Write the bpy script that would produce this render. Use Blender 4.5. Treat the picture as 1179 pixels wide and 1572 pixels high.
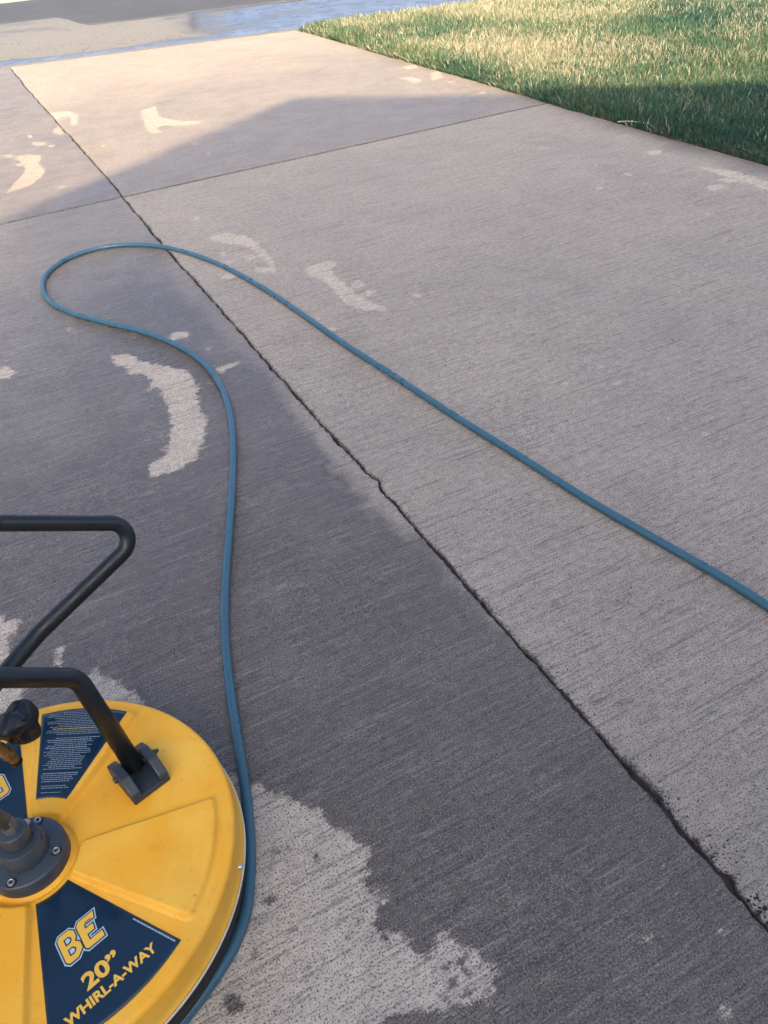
import bpy, bmesh, math, random
import numpy as np
from mathutils import Vector, Matrix

for _o in list(bpy.data.objects):
    bpy.data.objects.remove(_o, do_unlink=True)
SC = bpy.context.scene
COL = SC.collection
rng = np.random.default_rng(11)
random.seed(11)

# ------------------------------------------------------------------ camera
# x runs across the driveway, y runs down it to the street, z is up; metres.
CAM_H = 1.10
FPX = 1181.0                      # focal length for a 1179 x 1572 picture
_p, _r, _y = [math.radians(a) for a in (40.05, -5.26, -24.4)]
_fw = np.array([0, math.cos(_p), -math.sin(_p)]); _rt = np.array([1.0, 0, 0]); _up = np.cross(_rt, _fw)
_rt2 = _rt*math.cos(_r) + _up*math.sin(_r); _up2 = -_rt*math.sin(_r) + _up*math.cos(_r)
_M = np.array([[math.cos(_y), -math.sin(_y), 0], [math.sin(_y), math.cos(_y), 0], [0, 0, 1]])
RT, UP, FW = _M@_rt2, _M@_up2, _M@_fw
cam = bpy.data.cameras.new('camera'); camo = bpy.data.objects.new('camera', cam); COL.objects.link(camo)
mw = Matrix.Identity(4)
for i in range(3):
    mw[i][0] = RT[i]; mw[i][1] = UP[i]; mw[i][2] = -FW[i]
mw[2][3] = CAM_H
camo.matrix_world = mw
cam.sensor_fit = 'VERTICAL'; cam.sensor_height = 36.0; cam.lens = 36.0*FPX/1572.0
cam.clip_start = 0.02; cam.clip_end = 1000
SC.camera = camo

# ------------------------------------------------------------------ light
SUN_TO = np.array([-0.476, -1.77, 1.0]); SUN_TO /= np.linalg.norm(SUN_TO)     # towards the sun
ELEV = math.asin(SUN_TO[2])
world = bpy.data.worlds.new('World'); SC.world = world; world.use_nodes = True
wn = world.node_tree
sky = wn.nodes.new('ShaderNodeTexSky'); sky.sky_type = 'NISHITA'; sky.sun_disc = False
sky.sun_elevation = ELEV
sky.sun_rotation = math.atan2(SUN_TO[0], SUN_TO[1])
sky.air_density = 0.45; sky.dust_density = 5.0; sky.ozone_density = 0.2
wn.links.new(sky.outputs[0], wn.nodes['Background'].inputs[0])
wn.nodes['Background'].inputs[1].default_value = 0.12
sun = bpy.data.lights.new('sun', 'SUN'); sun.energy = 2.8; sun.angle = math.radians(0.6); sun.color = (1.0, 0.74, 0.44)
suno = bpy.data.objects.new('sun', sun); COL.objects.link(suno)
suno.rotation_euler = Vector(SUN_TO).to_track_quat('Z', 'Y').to_euler()
suno.location = (-3, -12, 8)
SC.view_settings.view_transform = 'Standard'; SC.view_settings.look = 'None'
SC.view_settings.gamma = 1.0; SC.view_settings.use_curve_mapping = False
SC.view_settings.exposure = 2.17

# ------------------------------------------------------------------ helpers
def ground(px, py, z=0.0):
    """the point of the level z that the photograph shows at a pixel"""
    d = FW + RT*(px-589.5)/FPX - UP*(py-786.0)/FPX
    return np.array([0, 0, CAM_H]) + d*((z-CAM_H)/d[2])
def along(px, py, dist):
    d = FW + RT*(px-589.5)/FPX - UP*(py-786.0)/FPX
    return np.array([0, 0, CAM_H]) + d/np.linalg.norm(d)*dist
def project(P):
    P = np.asarray(P, float) - np.array([0, 0, CAM_H]); z = P@FW
    return 589.5 + FPX*(P@RT)/z, 786.0 - FPX*(P@UP)/z, z

def vnoise(x, y, seed=0):
    """smooth value noise in -1..1, numpy"""
    x = np.asarray(x, float); y = np.asarray(y, float)
    xi = np.floor(x).astype(np.int64); yi = np.floor(y).astype(np.int64); fx = x-xi; fy = y-yi
    def h(a, b):
        n = (a*374761393 + b*668265263 + seed*982451653) & 0xffffffff
        n = ((n ^ (n >> 13))*1274126177) & 0xffffffff
        return ((n ^ (n >> 16)) & 0xffff)/32767.5 - 1
    fx = fx*fx*(3-2*fx); fy = fy*fy*(3-2*fy)
    return (h(xi, yi)*(1-fx)+h(xi+1, yi)*fx)*(1-fy) + (h(xi, yi+1)*(1-fx)+h(xi+1, yi+1)*fx)*fy
def fbm(x, y, seed=0, oct=4):
    s = 0; a = 1; t = 0
    for i in range(oct):
        s = s + a*vnoise(x*2**i, y*2**i, seed+i*17); t += a; a *= .5
    return s/t
def sstep(a, b, x):
    t = np.clip((x-a)/(b-a), 0, 1); return t*t*(3-2*t)

def link(name, me, mat=None, parent=None, smooth=True):
    o = bpy.data.objects.new(name, me); COL.objects.link(o)
    if mat: me.materials.append(mat)
    if parent: o.parent = parent
    if smooth and len(me.polygons):
        me.polygons.foreach_set('use_smooth', [True]*len(me.polygons))
    return o
def mesh(name, verts, faces, mat=None, parent=None, smooth=True):
    me = bpy.data.meshes.new(name)
    me.from_pydata([tuple(map(float, v)) for v in verts], [], [tuple(map(int, f)) for f in faces]); me.update()
    return link(name, me, mat, parent, smooth)
def gridmesh(name, P, mat, parent=None, closed_u=False, attrs=None, smooth=True):
    """P: (nu, nv, 3) array of points -> quad mesh"""
    nu, nv = P.shape[:2]; idx = np.arange(nu*nv).reshape(nu, nv)
    if closed_u: idx = np.vstack([idx, idx[:1]])
    q = np.stack([idx[:-1, :-1], idx[1:, :-1], idx[1:, 1:], idx[:-1, 1:]], -1).reshape(-1, 4)
    me = bpy.data.meshes.new(name)
    me.vertices.add(nu*nv); me.vertices.foreach_set('co', P.reshape(-1).astype(np.float32))
    me.loops.add(q.size); me.loops.foreach_set('vertex_index', q.reshape(-1).astype(np.int32))
    me.polygons.add(len(q)); me.polygons.foreach_set('loop_start', (np.arange(len(q))*4).astype(np.int32))
    me.update(calc_edges=True); me.validate()
    for k, v in (attrs or {}).items():
        a = me.attributes.new(k, 'FLOAT', 'POINT'); a.data.foreach_set('value', v.reshape(-1).astype(np.float32))
    return link(name, me, mat, parent, smooth)
def empty(name, loc=(0, 0, 0)):
    o = bpy.data.objects.new(name, None); COL.objects.link(o); o.location = loc; o.empty_display_size = .1
    return o
def tag(o, label=None, cat=None, kind=None, group=None):
    for k, v in (('label', label), ('category', cat), ('kind', kind), ('group', group)):
        if v: o[k] = v
    return o
def bevel_obj(o, w, seg=2, angle=40):
    m = o.modifiers.new('bevel', 'BEVEL'); m.width = w; m.segments = seg; m.limit_method = 'ANGLE'; m.angle_limit = math.radians(angle)
    return o
def flat(o):
    o.data.polygons.foreach_set('use_smooth', [False]*len(o.data.polygons)); return o
def box(name, c, size, mat, parent=None, rotz=0.0, bev=0.0):
    x, y, z = [s/2 for s in size]
    v = [(a*x, b*y, d*z) for d in (-1, 1) for b in (-1, 1) for a in (-1, 1)]
    cs, sn = math.cos(rotz), math.sin(rotz)
    v = [(c[0]+a*cs-b*sn, c[1]+a*sn+b*cs, c[2]+d) for a, b, d in v]
    f = [(0, 2, 3, 1), (4, 5, 7, 6), (0, 1, 5, 4), (1, 3, 7, 5), (3, 2, 6, 7), (2, 0, 4, 6)]
    o = mesh(name, v, f, mat, parent, False)
    if bev: bevel_obj(o, bev)
    return o
def catmull(P, n=12):
    P = np.asarray(P, float); Q = np.vstack([2*P[0]-P[1], P, 2*P[-1]-P[-2]]); out = []
    for i in range(1, len(Q)-2):
        p0, p1, p2, p3 = Q[i-1:i+3]
        for t in np.linspace(0, 1, n, endpoint=False):
            out.append(.5*((2*p1)+(-p0+p2)*t+(2*p0-5*p1+4*p2-p3)*t*t+(-p0+3*p1-3*p2+p3)*t**3))
    out.append(P[-1]); return np.array(out)
def fillet(P, r, n=10):
    """round the corners of a polyline"""
    P = [np.asarray(p, float) for p in P]; out = [P[0]]
    for i in range(1, len(P)-1):
        a = P[i-1]-P[i]; b = P[i+1]-P[i]; la, lb = np.linalg.norm(a), np.linalg.norm(b); a /= la; b /= lb
        ang = math.acos(np.clip(a@b, -1, 1)); d = min(r/math.tan(ang/2), la*.48, lb*.48)
        s, e = P[i]+a*d, P[i]+b*d; m = P[i]
        # circular arc through s, e
        rr = d*math.tan(ang/2); c = P[i] + (a+b)/np.linalg.norm(a+b)*(rr/math.sin(ang/2))
        u = (s-c)/np.linalg.norm(s-c); w = (e-c)/np.linalg.norm(e-c); th = math.acos(np.clip(u@w, -1, 1))
        for t in np.linspace(0, 1, n):
            out.append(c + rr*(math.sin((1-t)*th)*u + math.sin(t*th)*w)/math.sin(th))
    out.append(P[-1]); return np.array(out)
def tube(name, path, r, mat, parent=None, seg=16, cap=True, closed=False):
    P = np.asarray(path, float); n = len(P)
    T = np.gradient(P, axis=0) if not closed else np.roll(P, -1, 0)-np.roll(P, 1, 0)
    T /= np.linalg.norm(T, axis=1)[:, None]
    N = np.zeros_like(P); ref = np.array([0, 0, 1.0])
    if abs(T[0]@ref) > .9: ref = np.array([0, 1.0, 0])
    v = ref - T[0]*(T[0]@ref); v /= np.linalg.norm(v)
    for i in range(n):
        v = v - T[i]*(T[i]@v); v /= np.linalg.norm(v); N[i] = v
    B = np.cross(T, N); a = np.linspace(0, 2*np.pi, seg, endpoint=False)
    rad = np.broadcast_to(np.asarray(r, float), (n,))
    G = P[:, None]+rad[:, None, None]*(np.cos(a)[None, :, None]*N[:, None]+np.sin(a)[None, :, None]*B[:, None])
    V = G.reshape(-1, 3); F = []
    for i in range(n if closed else n-1):
        j = (i+1) % n
        for k in range(seg):
            l = (k+1) % seg; F.append((i*seg+k, i*seg+l, j*seg+l, j*seg+k))
    if cap and not closed:
        F.append(tuple(range(seg-1, -1, -1))); F.append(tuple((n-1)*seg+k for k in range(seg)))
    return mesh(name, V, F, mat, parent)
def lathe(name, prof, mat, M4=None, parent=None, seg=48, lobes=None):
    """prof: list of (r, z); closed at ends by r = 0"""
    V = []; F = []
    for r, z in prof:
        for k in range(seg):
            a = 2*math.pi*k/seg; q = r*(lobes(a, z) if lobes else 1)
            V.append(Vector((q*math.cos(a), q*math.sin(a), z)))
    for i in range(len(prof)-1):
        for k in range(seg):
            l = (k+1) % seg; F.append((i*seg+k, i*seg+l, (i+1)*seg+l, (i+1)*seg+k))
    if M4 is not None: V = [M4@v for v in V]
    o = mesh(name, V, F, mat, parent)
    e = o.modifiers.new('edges', 'EDGE_SPLIT'); e.split_angle = math.radians(42)
    return o

# ------------------------------------------------------------------ materials
class NT:
    def __init__(s, name):
        s.m = bpy.data.materials.new(name); s.m.use_nodes = True; s.t = s.m.node_tree; s.b = s.t.nodes['Principled BSDF']
    def n(s, kind, **kw):
        nd = s.t.nodes.new(kind)
        for k, v in kw.items():
            if k.startswith('_'): nd.inputs[k[1:].replace('_', ' ')].default_value = v
            else: setattr(nd, k, v)
        return nd
    def l(s, a, b): s.t.links.new(a, b)
    def coord(s, scale=(1, 1, 1), rot=(0, 0, 0)):
        tc = s.n('ShaderNodeTexCoord'); mp = s.n('ShaderNodeMapping'); mp.inputs['Scale'].default_value = scale; mp.inputs['Rotation'].default_value = rot
        s.l(tc.outputs['Object'], mp.inputs['Vector']); return mp.outputs[0]
    def noise(s, vec, scale, detail=3, rough=.55, dist=0):
        nd = s.n('ShaderNodeTexNoise'); nd.inputs['Scale'].default_value = scale; nd.inputs['Detail'].default_value = detail
        nd.inputs['Roughness'].default_value = rough; nd.inputs['Distortion'].default_value = dist; s.l(vec, nd.inputs['Vector']); return nd.outputs['Fac']
    def ramp(s, fac, a, b, lo=0.0, hi=1.0):
        nd = s.n('ShaderNodeMapRange'); nd.interpolation_type = 'SMOOTHSTEP'
        for i, v in enumerate((a, b, lo, hi)): nd.inputs[i+1].default_value = v
        s.l(fac, nd.inputs[0]); return nd.outputs[0]
    def math(s, op, a, b=None, clamp=False):
        nd = s.n('ShaderNodeMath', operation=op); nd.use_clamp = clamp
        for i, v in enumerate((a, b)):
            if v is None: continue
            if isinstance(v, (int, float)): nd.inputs[i].default_value = v
            else: s.l(v, nd.inputs[i])
        return nd.outputs[0]
    def mix(s, fac, a, b, blend='MIX'):
        nd = s.n('ShaderNodeMix', data_type='RGBA', blend_type=blend)
        for i, v in ((0, fac), (6, a), (7, b)):
            if isinstance(v, (int, float)): nd.inputs[i].default_value = v
            elif isinstance(v, tuple): nd.inputs[i].default_value = v if len(v) == 4 else (*v, 1)
            else: s.l(v, nd.inputs[i])
        return nd.outputs[2]
    def fmix(s, fac, a, b):
        nd = s.n('ShaderNodeMix', data_type='FLOAT')
        for i, v in ((0, fac), (2, a), (3, b)):
            if isinstance(v, (int, float)): nd.inputs[i].default_value = v
            else: s.l(v, nd.inputs[i])
        return nd.outputs[0]
    def attr(s, name):
        return s.n('ShaderNodeAttribute', attribute_name=name).outputs['Fac']
    def bump(s, h, strength, dist):
        nd = s.n('ShaderNodeBump'); nd.inputs['Strength'].default_value = strength; nd.inputs['Distance'].default_value = dist
        s.l(h, nd.inputs['Height']); s.l(nd.outputs[0], s.b.inputs['Normal'])
    def set(s, **kw):
        for k, v in kw.items():
            i = s.b.inputs[k.replace('_', ' ')]
            if isinstance(v, (int, float)): i.default_value = v
            elif isinstance(v, tuple): i.default_value = v if len(v) == 4 or k == 'Subsurface_Radius' else (*v, 1)
            else: s.l(v, i)
        return s

def simple(name, col, rough=.5, metal=0.0, var=.12, scale=30, bump=.0, rvar=.1):
    t = NT(name); c = t.coord(); n = t.noise(c, scale, 4)
    t.set(Base_Color=t.mix(n, tuple(x*(1-var) for x in col), tuple(min(1, x*(1+var)) for x in col)), Metallic=metal,
          Roughness=t.ramp(t.noise(c, scale*.7, 3), .3, .7, max(.02, rough-rvar), rough+rvar))
    if bump: t.bump(t.noise(c, scale*12, 3), bump, .001)
    return t.m

def concrete_material():
    t = NT('broomed_concrete')
    c = t.coord(); cb = t.coord((1, 1, 1), (0, 0, math.radians(.6)))
    # broom lines run across the drive
    m1 = t.n('ShaderNodeMapping'); m1.inputs['Scale'].default_value = (5.5, 150.0, 1); t.l(cb, m1.inputs[0])
    m2 = t.n('ShaderNodeMapping'); m2.inputs['Scale'].default_value = (30.0, 250.0, 1); t.l(cb, m2.inputs[0])
    m3 = t.n('ShaderNodeMapping'); m3.inputs['Scale'].default_value = (3.0, 60.0, 1); t.l(cb, m3.inputs[0])
    b1 = t.noise(m1.outputs[0], 1, 2, .6, .3); b2 = t.noise(m2.outputs[0], 1, 1, .6); b3 = t.noise(m3.outputs[0], 1, 2, .65)
    fine = t.noise(c, 420, 1, .6); mid = t.noise(c, 60, 2, .6); big = t.noise(c, 2.2, 3, .55); big2 = t.noise(c, 7, 4, .6)
    dry = t.attr('dry'); wet_light = t.attr('wet_light'); dark = t.attr('dark')
    # dry patches have frayed edges; the broom grooves hold water longer
    edge = t.math('ADD', t.math('MULTIPLY', t.math('SUBTRACT', t.noise(c, 38, 4, .65), .5), .056), t.math('MULTIPLY', t.math('SUBTRACT', b1, .5), .020))
    edge = t.math('ADD', edge, t.math('MULTIPLY', t.math('SUBTRACT', fine, .5), .016))
    drym = t.math('MULTIPLY', t.ramp(t.math('ADD', dry, edge), -.005, .007), t.math('MULTIPLY', t.ramp(big2, .25, .6, .84, 1.0), t.attr('fade')))
    drym = t.math('MULTIPLY', drym, t.math('SUBTRACT', 1.0, t.ramp(t.math('ADD', dark, edge), -.003, .007)))
    w = t.math('ADD', wet_light, t.math('MULTIPLY', t.math('SUBTRACT', big, .5), .35))
    w = t.math('ADD', w, t.math('MULTIPLY', t.math('SUBTRACT', big2, .5), .22), True)
    wetness = t.math('MULTIPLY', w, t.math('SUBTRACT', 1.0, t.math('MULTIPLY', drym, .93)), True)
    drycol = t.mix(t.ramp(mid, .3, .7), (.48, .425, .345), (.60, .535, .440))
    wetcol = t.mix(t.ramp(mid, .3, .7), (.100, .083, .067), (.136, .113, .091))
    col = t.mix(wetness, drycol, wetcol)
    # grains: light sand and dark specks, groove dirt
    lines = t.math('ADD', t.math('MULTIPLY', b1, .52), t.math('ADD', t.math('MULTIPLY', b2, .34), t.math('MULTIPLY', b3, .14)))
    col = t.mix(t.ramp(lines, .38, .49, .40, 0), col, (.03, .028, .032))
    col = t.mix(t.ramp(lines, .52, .66, 0, .16), col, (.62, .58, .55))
    col = t.mix(t.ramp(fine, .50, .74, 0, .27), col, (.66, .62, .60))
    col = t.mix(t.ramp(t.noise(c, 330, 1, .6), .34, .48, .70, 0), col, (.02, .02, .022))
    vo = t.n('ShaderNodeTexVoronoi'); vo.inputs['Scale'].default_value = 55; t.l(c, vo.inputs['Vector'])
    pit = t.math('MULTIPLY', t.ramp(vo.outputs['Distance'], .10, .17, 1, 0), t.ramp(t.noise(c, 9, 3), .52, .62))
    col = t.mix(t.math('MULTIPLY', pit, .75), col, (.03, .03, .035))
    # dirt by the joints
    jd = t.attr('joint')
    jm = t.math('MULTIPLY', t.ramp(t.math('ADD', jd, t.math('MULTIPLY', t.math('SUBTRACT', t.noise(c, 150, 3, .8), .5), .050)), -.006, .004, 1, 0), .8)
    col = t.mix(jm, col, (.022, .022, .024))
    t.set(Base_Color=col, Roughness=t.fmix(wetness, .85, t.ramp(big2, .3, .7, .20, .36)), Specular_IOR_Level=t.fmix(wetness, .3, .5))
    h = t.math('ADD', b1, t.math('MULTIPLY', fine, .5))
    t.bump(h, .8, .003)
    return t.m

CONC = concrete_material()
DIRT = simple('joint_dirt', (.024, .022, .020), .9, var=.75, scale=90, bump=.8)
HOSE = simple('blue_rubber', (.040, .118, .168), .34, var=.16, scale=16, bump=.1)
YEL = None
BLACK = simple('black_powder_coat', (.006, .011, .015), .40, var=.15, scale=60, bump=.15)
PLASTIC = simple('dark_grey_plastic', (.028, .040, .052), .46, var=.12, scale=50, bump=.15)
HUBM = simple('anodised_grey', (.040, .055, .070), .36, metal=.05, var=.12, scale=40)
NAVY = simple('navy_vinyl', (.007, .028, .056), .16, var=.22, scale=18, rvar=.08)
PRINT = simple('white_print', (.36, .45, .52), .35, var=.1)
GOLD = simple('yellow_print', (.86, .52, .07), .35, var=.04)
PALE = simple('pale_outline_print', (.42, .60, .76), .35, var=.05)
INK = simple('dark_outline_print', (.008, .022, .04), .3, var=.05)
STEEL = simple('zinc_steel', (.55, .57, .6), .32, metal=.9, var=.15)
BRASS = simple('brass', (.30, .19, .07), .38, metal=.9, var=.25, scale=60)
KNOBM = simple('black_knob_plastic', (.0045, .006, .009), .34, var=.2, scale=40)
CASTM = simple('grey_cast_metal', (.11, .12, .13), .45, metal=.1, var=.2, scale=50)
RUBBER = simple('black_rubber', (.008, .011, .014), .7, var=.2, scale=60)
TRIMM = simple('pale_edge_trim', (.62, .60, .52), .5, var=.15)

def yellow_material():
    t = NT('yellow_moulded_plastic'); c = t.coord()
    a = t.noise(c, 9, 5, .6, .6); b = t.noise(c, 34, 4, .6)
    col = t.mix(t.ramp(a, .35, .68), (.92, .44, .026), (.95, .54, .065))
    col = t.mix(t.ramp(b, .58, .75, 0, .35), col, (.70, .27, .012))
    col = t.mix(t.ramp(t.noise(c, 130, 3), .66, .78, 0, .5), col, (.28, .14, .03))
    col = t.mix(t.ramp(t.noise(c, 5, 6, .7), .52, .70, 0, .20), col, (.50, .24, .04))
    sc = t.coord((260, 9, 40), (.2, .1, .9)); col = t.mix(t.ramp(t.noise(sc, 1, 2), .72, .76, 0, .35), col, (.95, .62, .22))
    t.set(Base_Color=col, Roughness=t.ramp(b, .3, .7, .40, .55), Specular_IOR_Level=.4)
    t.bump(t.noise(c, 500, 2), .12, .0006); return t.m
YEL = yellow_material()

# ------------------------------------------------------------------ the driveway
JX, JY, EDGE_R = 0.570, 3.858, 2.995          # long joint, cross joint, edge by the lawn
EDGE_L = JX-2.44
def lip_y(x): return 8.10-.205*(np.asarray(x, float)-.5)       # where the drive ends at the gutter
def joint_w(y):                                # the long joint wanders like a crack
    y = np.asarray(y, float)
    w = .0045*vnoise(y*3.1, y*0+.5, 3)+.0035*vnoise(y*11, y*0+1.5, 4)+.0022*vnoise(y*37, y*0+2.5, 5)
    return w + .010*np.exp(-((y-1.30)/.018)**2) + .004*np.sin(y*1.7)
def joint_gap(y, seed):
    y = np.asarray(y, float)
    g = .0032+.0017*vnoise(y*19, y*0+.3, seed)+.0019*vnoise(y*61, y*0+.7, seed+1)+.0026*vnoise(y*105, y*0, seed+2)
    g = g + .014*np.clip(vnoise(y*8, y*0+3.3, seed+3)-.45, 0, 1)
    g = g*(.75+.25*sstep(.3, 1.1, y))
    return np.clip(g, .0006, .03)
def spall(y): # chips broken out of the near end of the right slab
    y = np.asarray(y, float)
    return .004*np.exp(-((y-.315)/.018)**2)+.009*np.exp(-((y-.242)/.010)**2)+.003*np.exp(-((y-.385)/.012)**2)

# stains: (pixels of the outline on the photograph's ground) -> metres
def poly(pts, ox=0, oy=0, s=1.0): return np.array([ground(ox+x/s, oy+y/s)[:2] for x, y in pts])
def oval(x, y, rx, ry, ox=0, oy=0, s=1.0, n=14):
    return poly([(x+rx*math.cos(a)*(1+.18*math.sin(3*a+x)), y+ry*math.sin(a)*(1+.18*math.cos(2*a+y))) for a in np.linspace(0, 2*math.pi, n, endpoint=False)], ox, oy, s)
DRY = []; DARK = []
c3 = dict(ox=0, oy=340, s=1.965)
DRY += [poly([(335,405),(385,398),(440,425),(520,440),(570,455),(597,490),(600,550),(625,600),(610,670),(590,720),(520,755),(455,770),(440,745),(490,710),(510,660),(515,600),(500,540),(470,500),(445,508),(460,480),(430,462),(390,460),(380,440),(345,430)], **c3),
        poly([(503,350),(525,335),(560,331),(582,342),(545,353),(515,361)], **c3),
        poly([(645,442),(690,427),(722,424),(692,443),(660,458)], **c3),
        poly([(-20,440),(30,436),(50,455),(30,470),(-20,477)], **c3),
        poly([(628,47),(680,35),(740,42),(780,65),(805,95),(832,125),(828,167),(815,140),(790,110),(760,80),(720,70),(670,65),(640,58)], **c3),
        poly([(918,142),(960,125),(1000,115),(1015,125),(1000,150),(1030,180),(1080,220),(1140,250),(1168,270),(1100,267),(1050,255),(1010,215),(980,180),(930,165)], **c3)]
for e in ((755,108,20,8),(795,145,27,9),(690,166,20,9),(672,98,11,6),(692,122,12,5),(740,170,14,5),(1080,190,20,11),(1115,215,18,9),(960,298,10,7),(995,326,12,6),(630,487,7,3),(630,385,7,4),(405,345,6,3),(320,288,6,3),(210,325,7,4),(445,595,9,4),(1060,345,8,4)):
    DRY.append(oval(*e, **c3))
c8 = dict(ox=300, oy=1150, s=2.144)
DRY += [poly([(60,60),(190,118),(260,145),(330,180),(400,200),(440,240),(500,270),(540,310),(592,318),(582,370),(555,400),(540,442),(560,467),(626,458),(628,490),(600,520),(600,600),(630,622),(650,600),(690,600),(710,660),(775,690),(800,760),(830,850),(740,872),(660,862),(620,890),(560,960),(300,1400),(-800,1400),(-800,60)], **c8),
        poly([(780,625),(800,630),(812,590),(842,640),(905,650),(972,702),(988,780),(980,822),(930,832),(850,857),(825,850),(800,760)], **c8)]
for e in ((122,848,42,52),(285,335,26,16),(255,348,16,12),(240,500,20,16),(197,582,28,22),(205,690,18,14),(325,595,14,12),(375,718,20,10),(865,690,30,9),(900,745,45,14),(860,780,22,16),(930,760,22,28),(880,800,26,16),(950,800,16,10),(820,700,12,22),(900,670,14,8),(950,700,14,14),(400,350,12,8),(505,620,12,12),(545,560,12,18)):
    DARK.append(oval(*e, **c8))
c5 = dict(ox=0, oy=760, s=2.9475)
DRY += [poly([(-300,540),(0,545),(30,562),(95,558),(60,620),(38,680),(70,760),(100,830),(102,960),(0,1020),(-300,1100)], **c5),
        poly([(277,688),(272,730),(265,792),(252,760),(232,740),(258,712)], **c5),
        poly([(378,818),(430,795),(480,830),(550,835),(588,890),(640,935),(560,1000),(400,1000),(395,860)], **c5)]
c1 = dict(ox=0, oy=0, s=1.965)
DRY += [poly([(425,332),(470,320),(480,350),(530,364),(612,365),(600,373),(520,380),(490,377),(470,390),(497,401),(450,402),(437,380)], **c1),
        poly([(35,475),(80,465),(125,470),(118,495),(137,510),(125,535),(90,560),(18,582),(50,545),(75,520),(70,490)], **c1),
        poly([(148,340),(200,334),(238,345),(232,380),(212,378),(215,355),(185,352),(175,366),(190,385),(188,402),(158,396),(180,372),(152,350)], **c1)]
for e in ((115,433,23,7),(90,412,9,4),(155,440,13,4),(185,565,16,5),(60,497,16,5),(20,470,20,4),(180,400,22,5),(312,441,14,3),(590,434,9,5),(628,465,9,6),(590,660,10,8),(300,225,12,3),(215,270,14,3)):
    DRY.append(oval(*e, **c1))
c2 = dict(ox=580, oy=0, s=1.968)
DRY += [poly([(58,236),(100,233),(138,240),(112,253),(80,240)], **c2), poly([(160,222),(185,212),(195,232),(165,246)], **c2),
        poly([(955,503),(1030,508),(1100,522),(1190,552),(1190,580),(1110,552),(1040,530)], **c2)]
for e in ((1060,545,28,6),(1025,567,32,9),(835,461,26,7),(755,527,15,5),(670,567,13,5),(674,549,7,3),(500,447,14,4),(315,280,12,4),(1000,645,12,4),(658,499,6,3),(100,203,24,6),(220,248,14,3)):
    DRY.append(oval(*e, **c2))
c4 = dict(ox=580, oy=340, s=1.968)
for e in ((118,222,16,8),(112,197,6,4),(8,262,16,10),(470,444,8,4),(505,430,7,3),(567,488,7,6),(668,436,7,4),(730,493,9,6),(705,498,8,4),(650,548,9,5),(650,530,6,3),(620,566,9,4),(875,595,9,4),(990,641,11,6),(940,630,4,4),(927,735,10,5),(820,463,5,3),(630,890,5,4),(630,365,6,3),(695,448,5,3)):
    DRY.append(oval(*e, **c4))
c9 = dict(ox=880, oy=1272, s=3.943)
for e in ((442,672,26,22),(540,200,14,9),(925,620,10,36),(900,1095,22,30),(622,408,8,8)):
    DRY.append(oval(*e, **c9))
DARK += [oval(92, 567, 7, 5), oval(143, 686, 5, 4), oval(610, 1296, 7, 6), oval(836, 1349, 8, 5)]
# the band along the long joint that dried first (left slab only)
BAND = [(265,372),(262,420),(275,457),(305,488),(356,528),(407,574),(440,614),(483,678),(525,725),(571,783),(611,814),(640,832),(680,868),(715,915),(790,980)]
BAND = np.array([ground(*q)[:2] for q in BAND])

def poly_sd(P, V):
    """signed distance (inside positive) of points P to polygon V"""
    d = np.full(len(P), 1e9); ins = np.zeros(len(P), bool)
    for i in range(len(V)):
        a, b = V[i], V[(i+1) % len(V)]; e = b-a; w = P-a
        t = np.clip((w@e)/max(e@e, 1e-12), 0, 1); d = np.minimum(d, np.hypot(*(w-t[:, None]*e).T))
        c = (a[1] <= P[:, 1]) != (b[1] <= P[:, 1])
        with np.errstate(divide='ignore', invalid='ignore'):
            xs = a[0]+(P[:, 1]-a[1])/(b[1]-a[1])*e[0]
        ins ^= c & (P[:, 0] < xs)
    return np.where(ins, d, -d)
def sd_union(P, polys, m=.09):
    out = np.full(len(P), -m)
    for V in polys:
        lo = V.min(0)-m; hi = V.max(0)+m
        k = np.where((P[:, 0] > lo[0]) & (P[:, 0] < hi[0]) & (P[:, 1] > lo[1]) & (P[:, 1] < hi[1]))[0]
        if len(k): out[k] = np.maximum(out[k], poly_sd(P[k], V))
    return np.clip(out, -m, m)

drive = tag(empty('driveway', (0, 0, 0)), kind='structure')
def graded(a, b, dense_a, dense_b, fine, coarse):
    o = []
    x = a
    while x < b-1e-6:
        o.append(x); x += fine if dense_a <= x < dense_b else coarse
    if b-o[-1] < fine*.5: o[-1] = b
    else: o.append(b)
    return np.array(o)
def wet_light_field(x, y, side):
    if side == 'near_left':
        w = 1.0-.30*sstep(2.4, 3.5, y)-.16*sstep(.35, -.1, x)*sstep(1.5, 2.2, y)  # last term paints the pale sky sheen at the left into the wetness
        # the band beside the joint
        by = BAND[::-1, 1]; bx = BAND[::-1, 0]; bnd = np.interp(y, by, bx)
        inb = (1-.55*sstep(1.5, 2.2, y))*sstep(-.022, .030, x-bnd+.03*fbm(x*30, y*30, 9)) * sstep(.66, .80, y)*sstep(3.2, 2.9, y)
        return w*(1-.50*inb)
    if side == 'near_right':
        w = .44+.14*sstep(1.0, .2, y)*sstep(1.1, .6, x)+.0*y
        w = w+.35*sstep(2.80, 2.98, x+.06*fbm(x*9, y*9, 21))*sstep(3.9, 3.0, y)
        return w
    if side == 'far_left': return .82+0*x
    w = .66-.18*sstep(5.4, 7.0, y)+0*x  # wetter in the shaded stretch: part of the shade is painted in as tone
    return w
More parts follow.
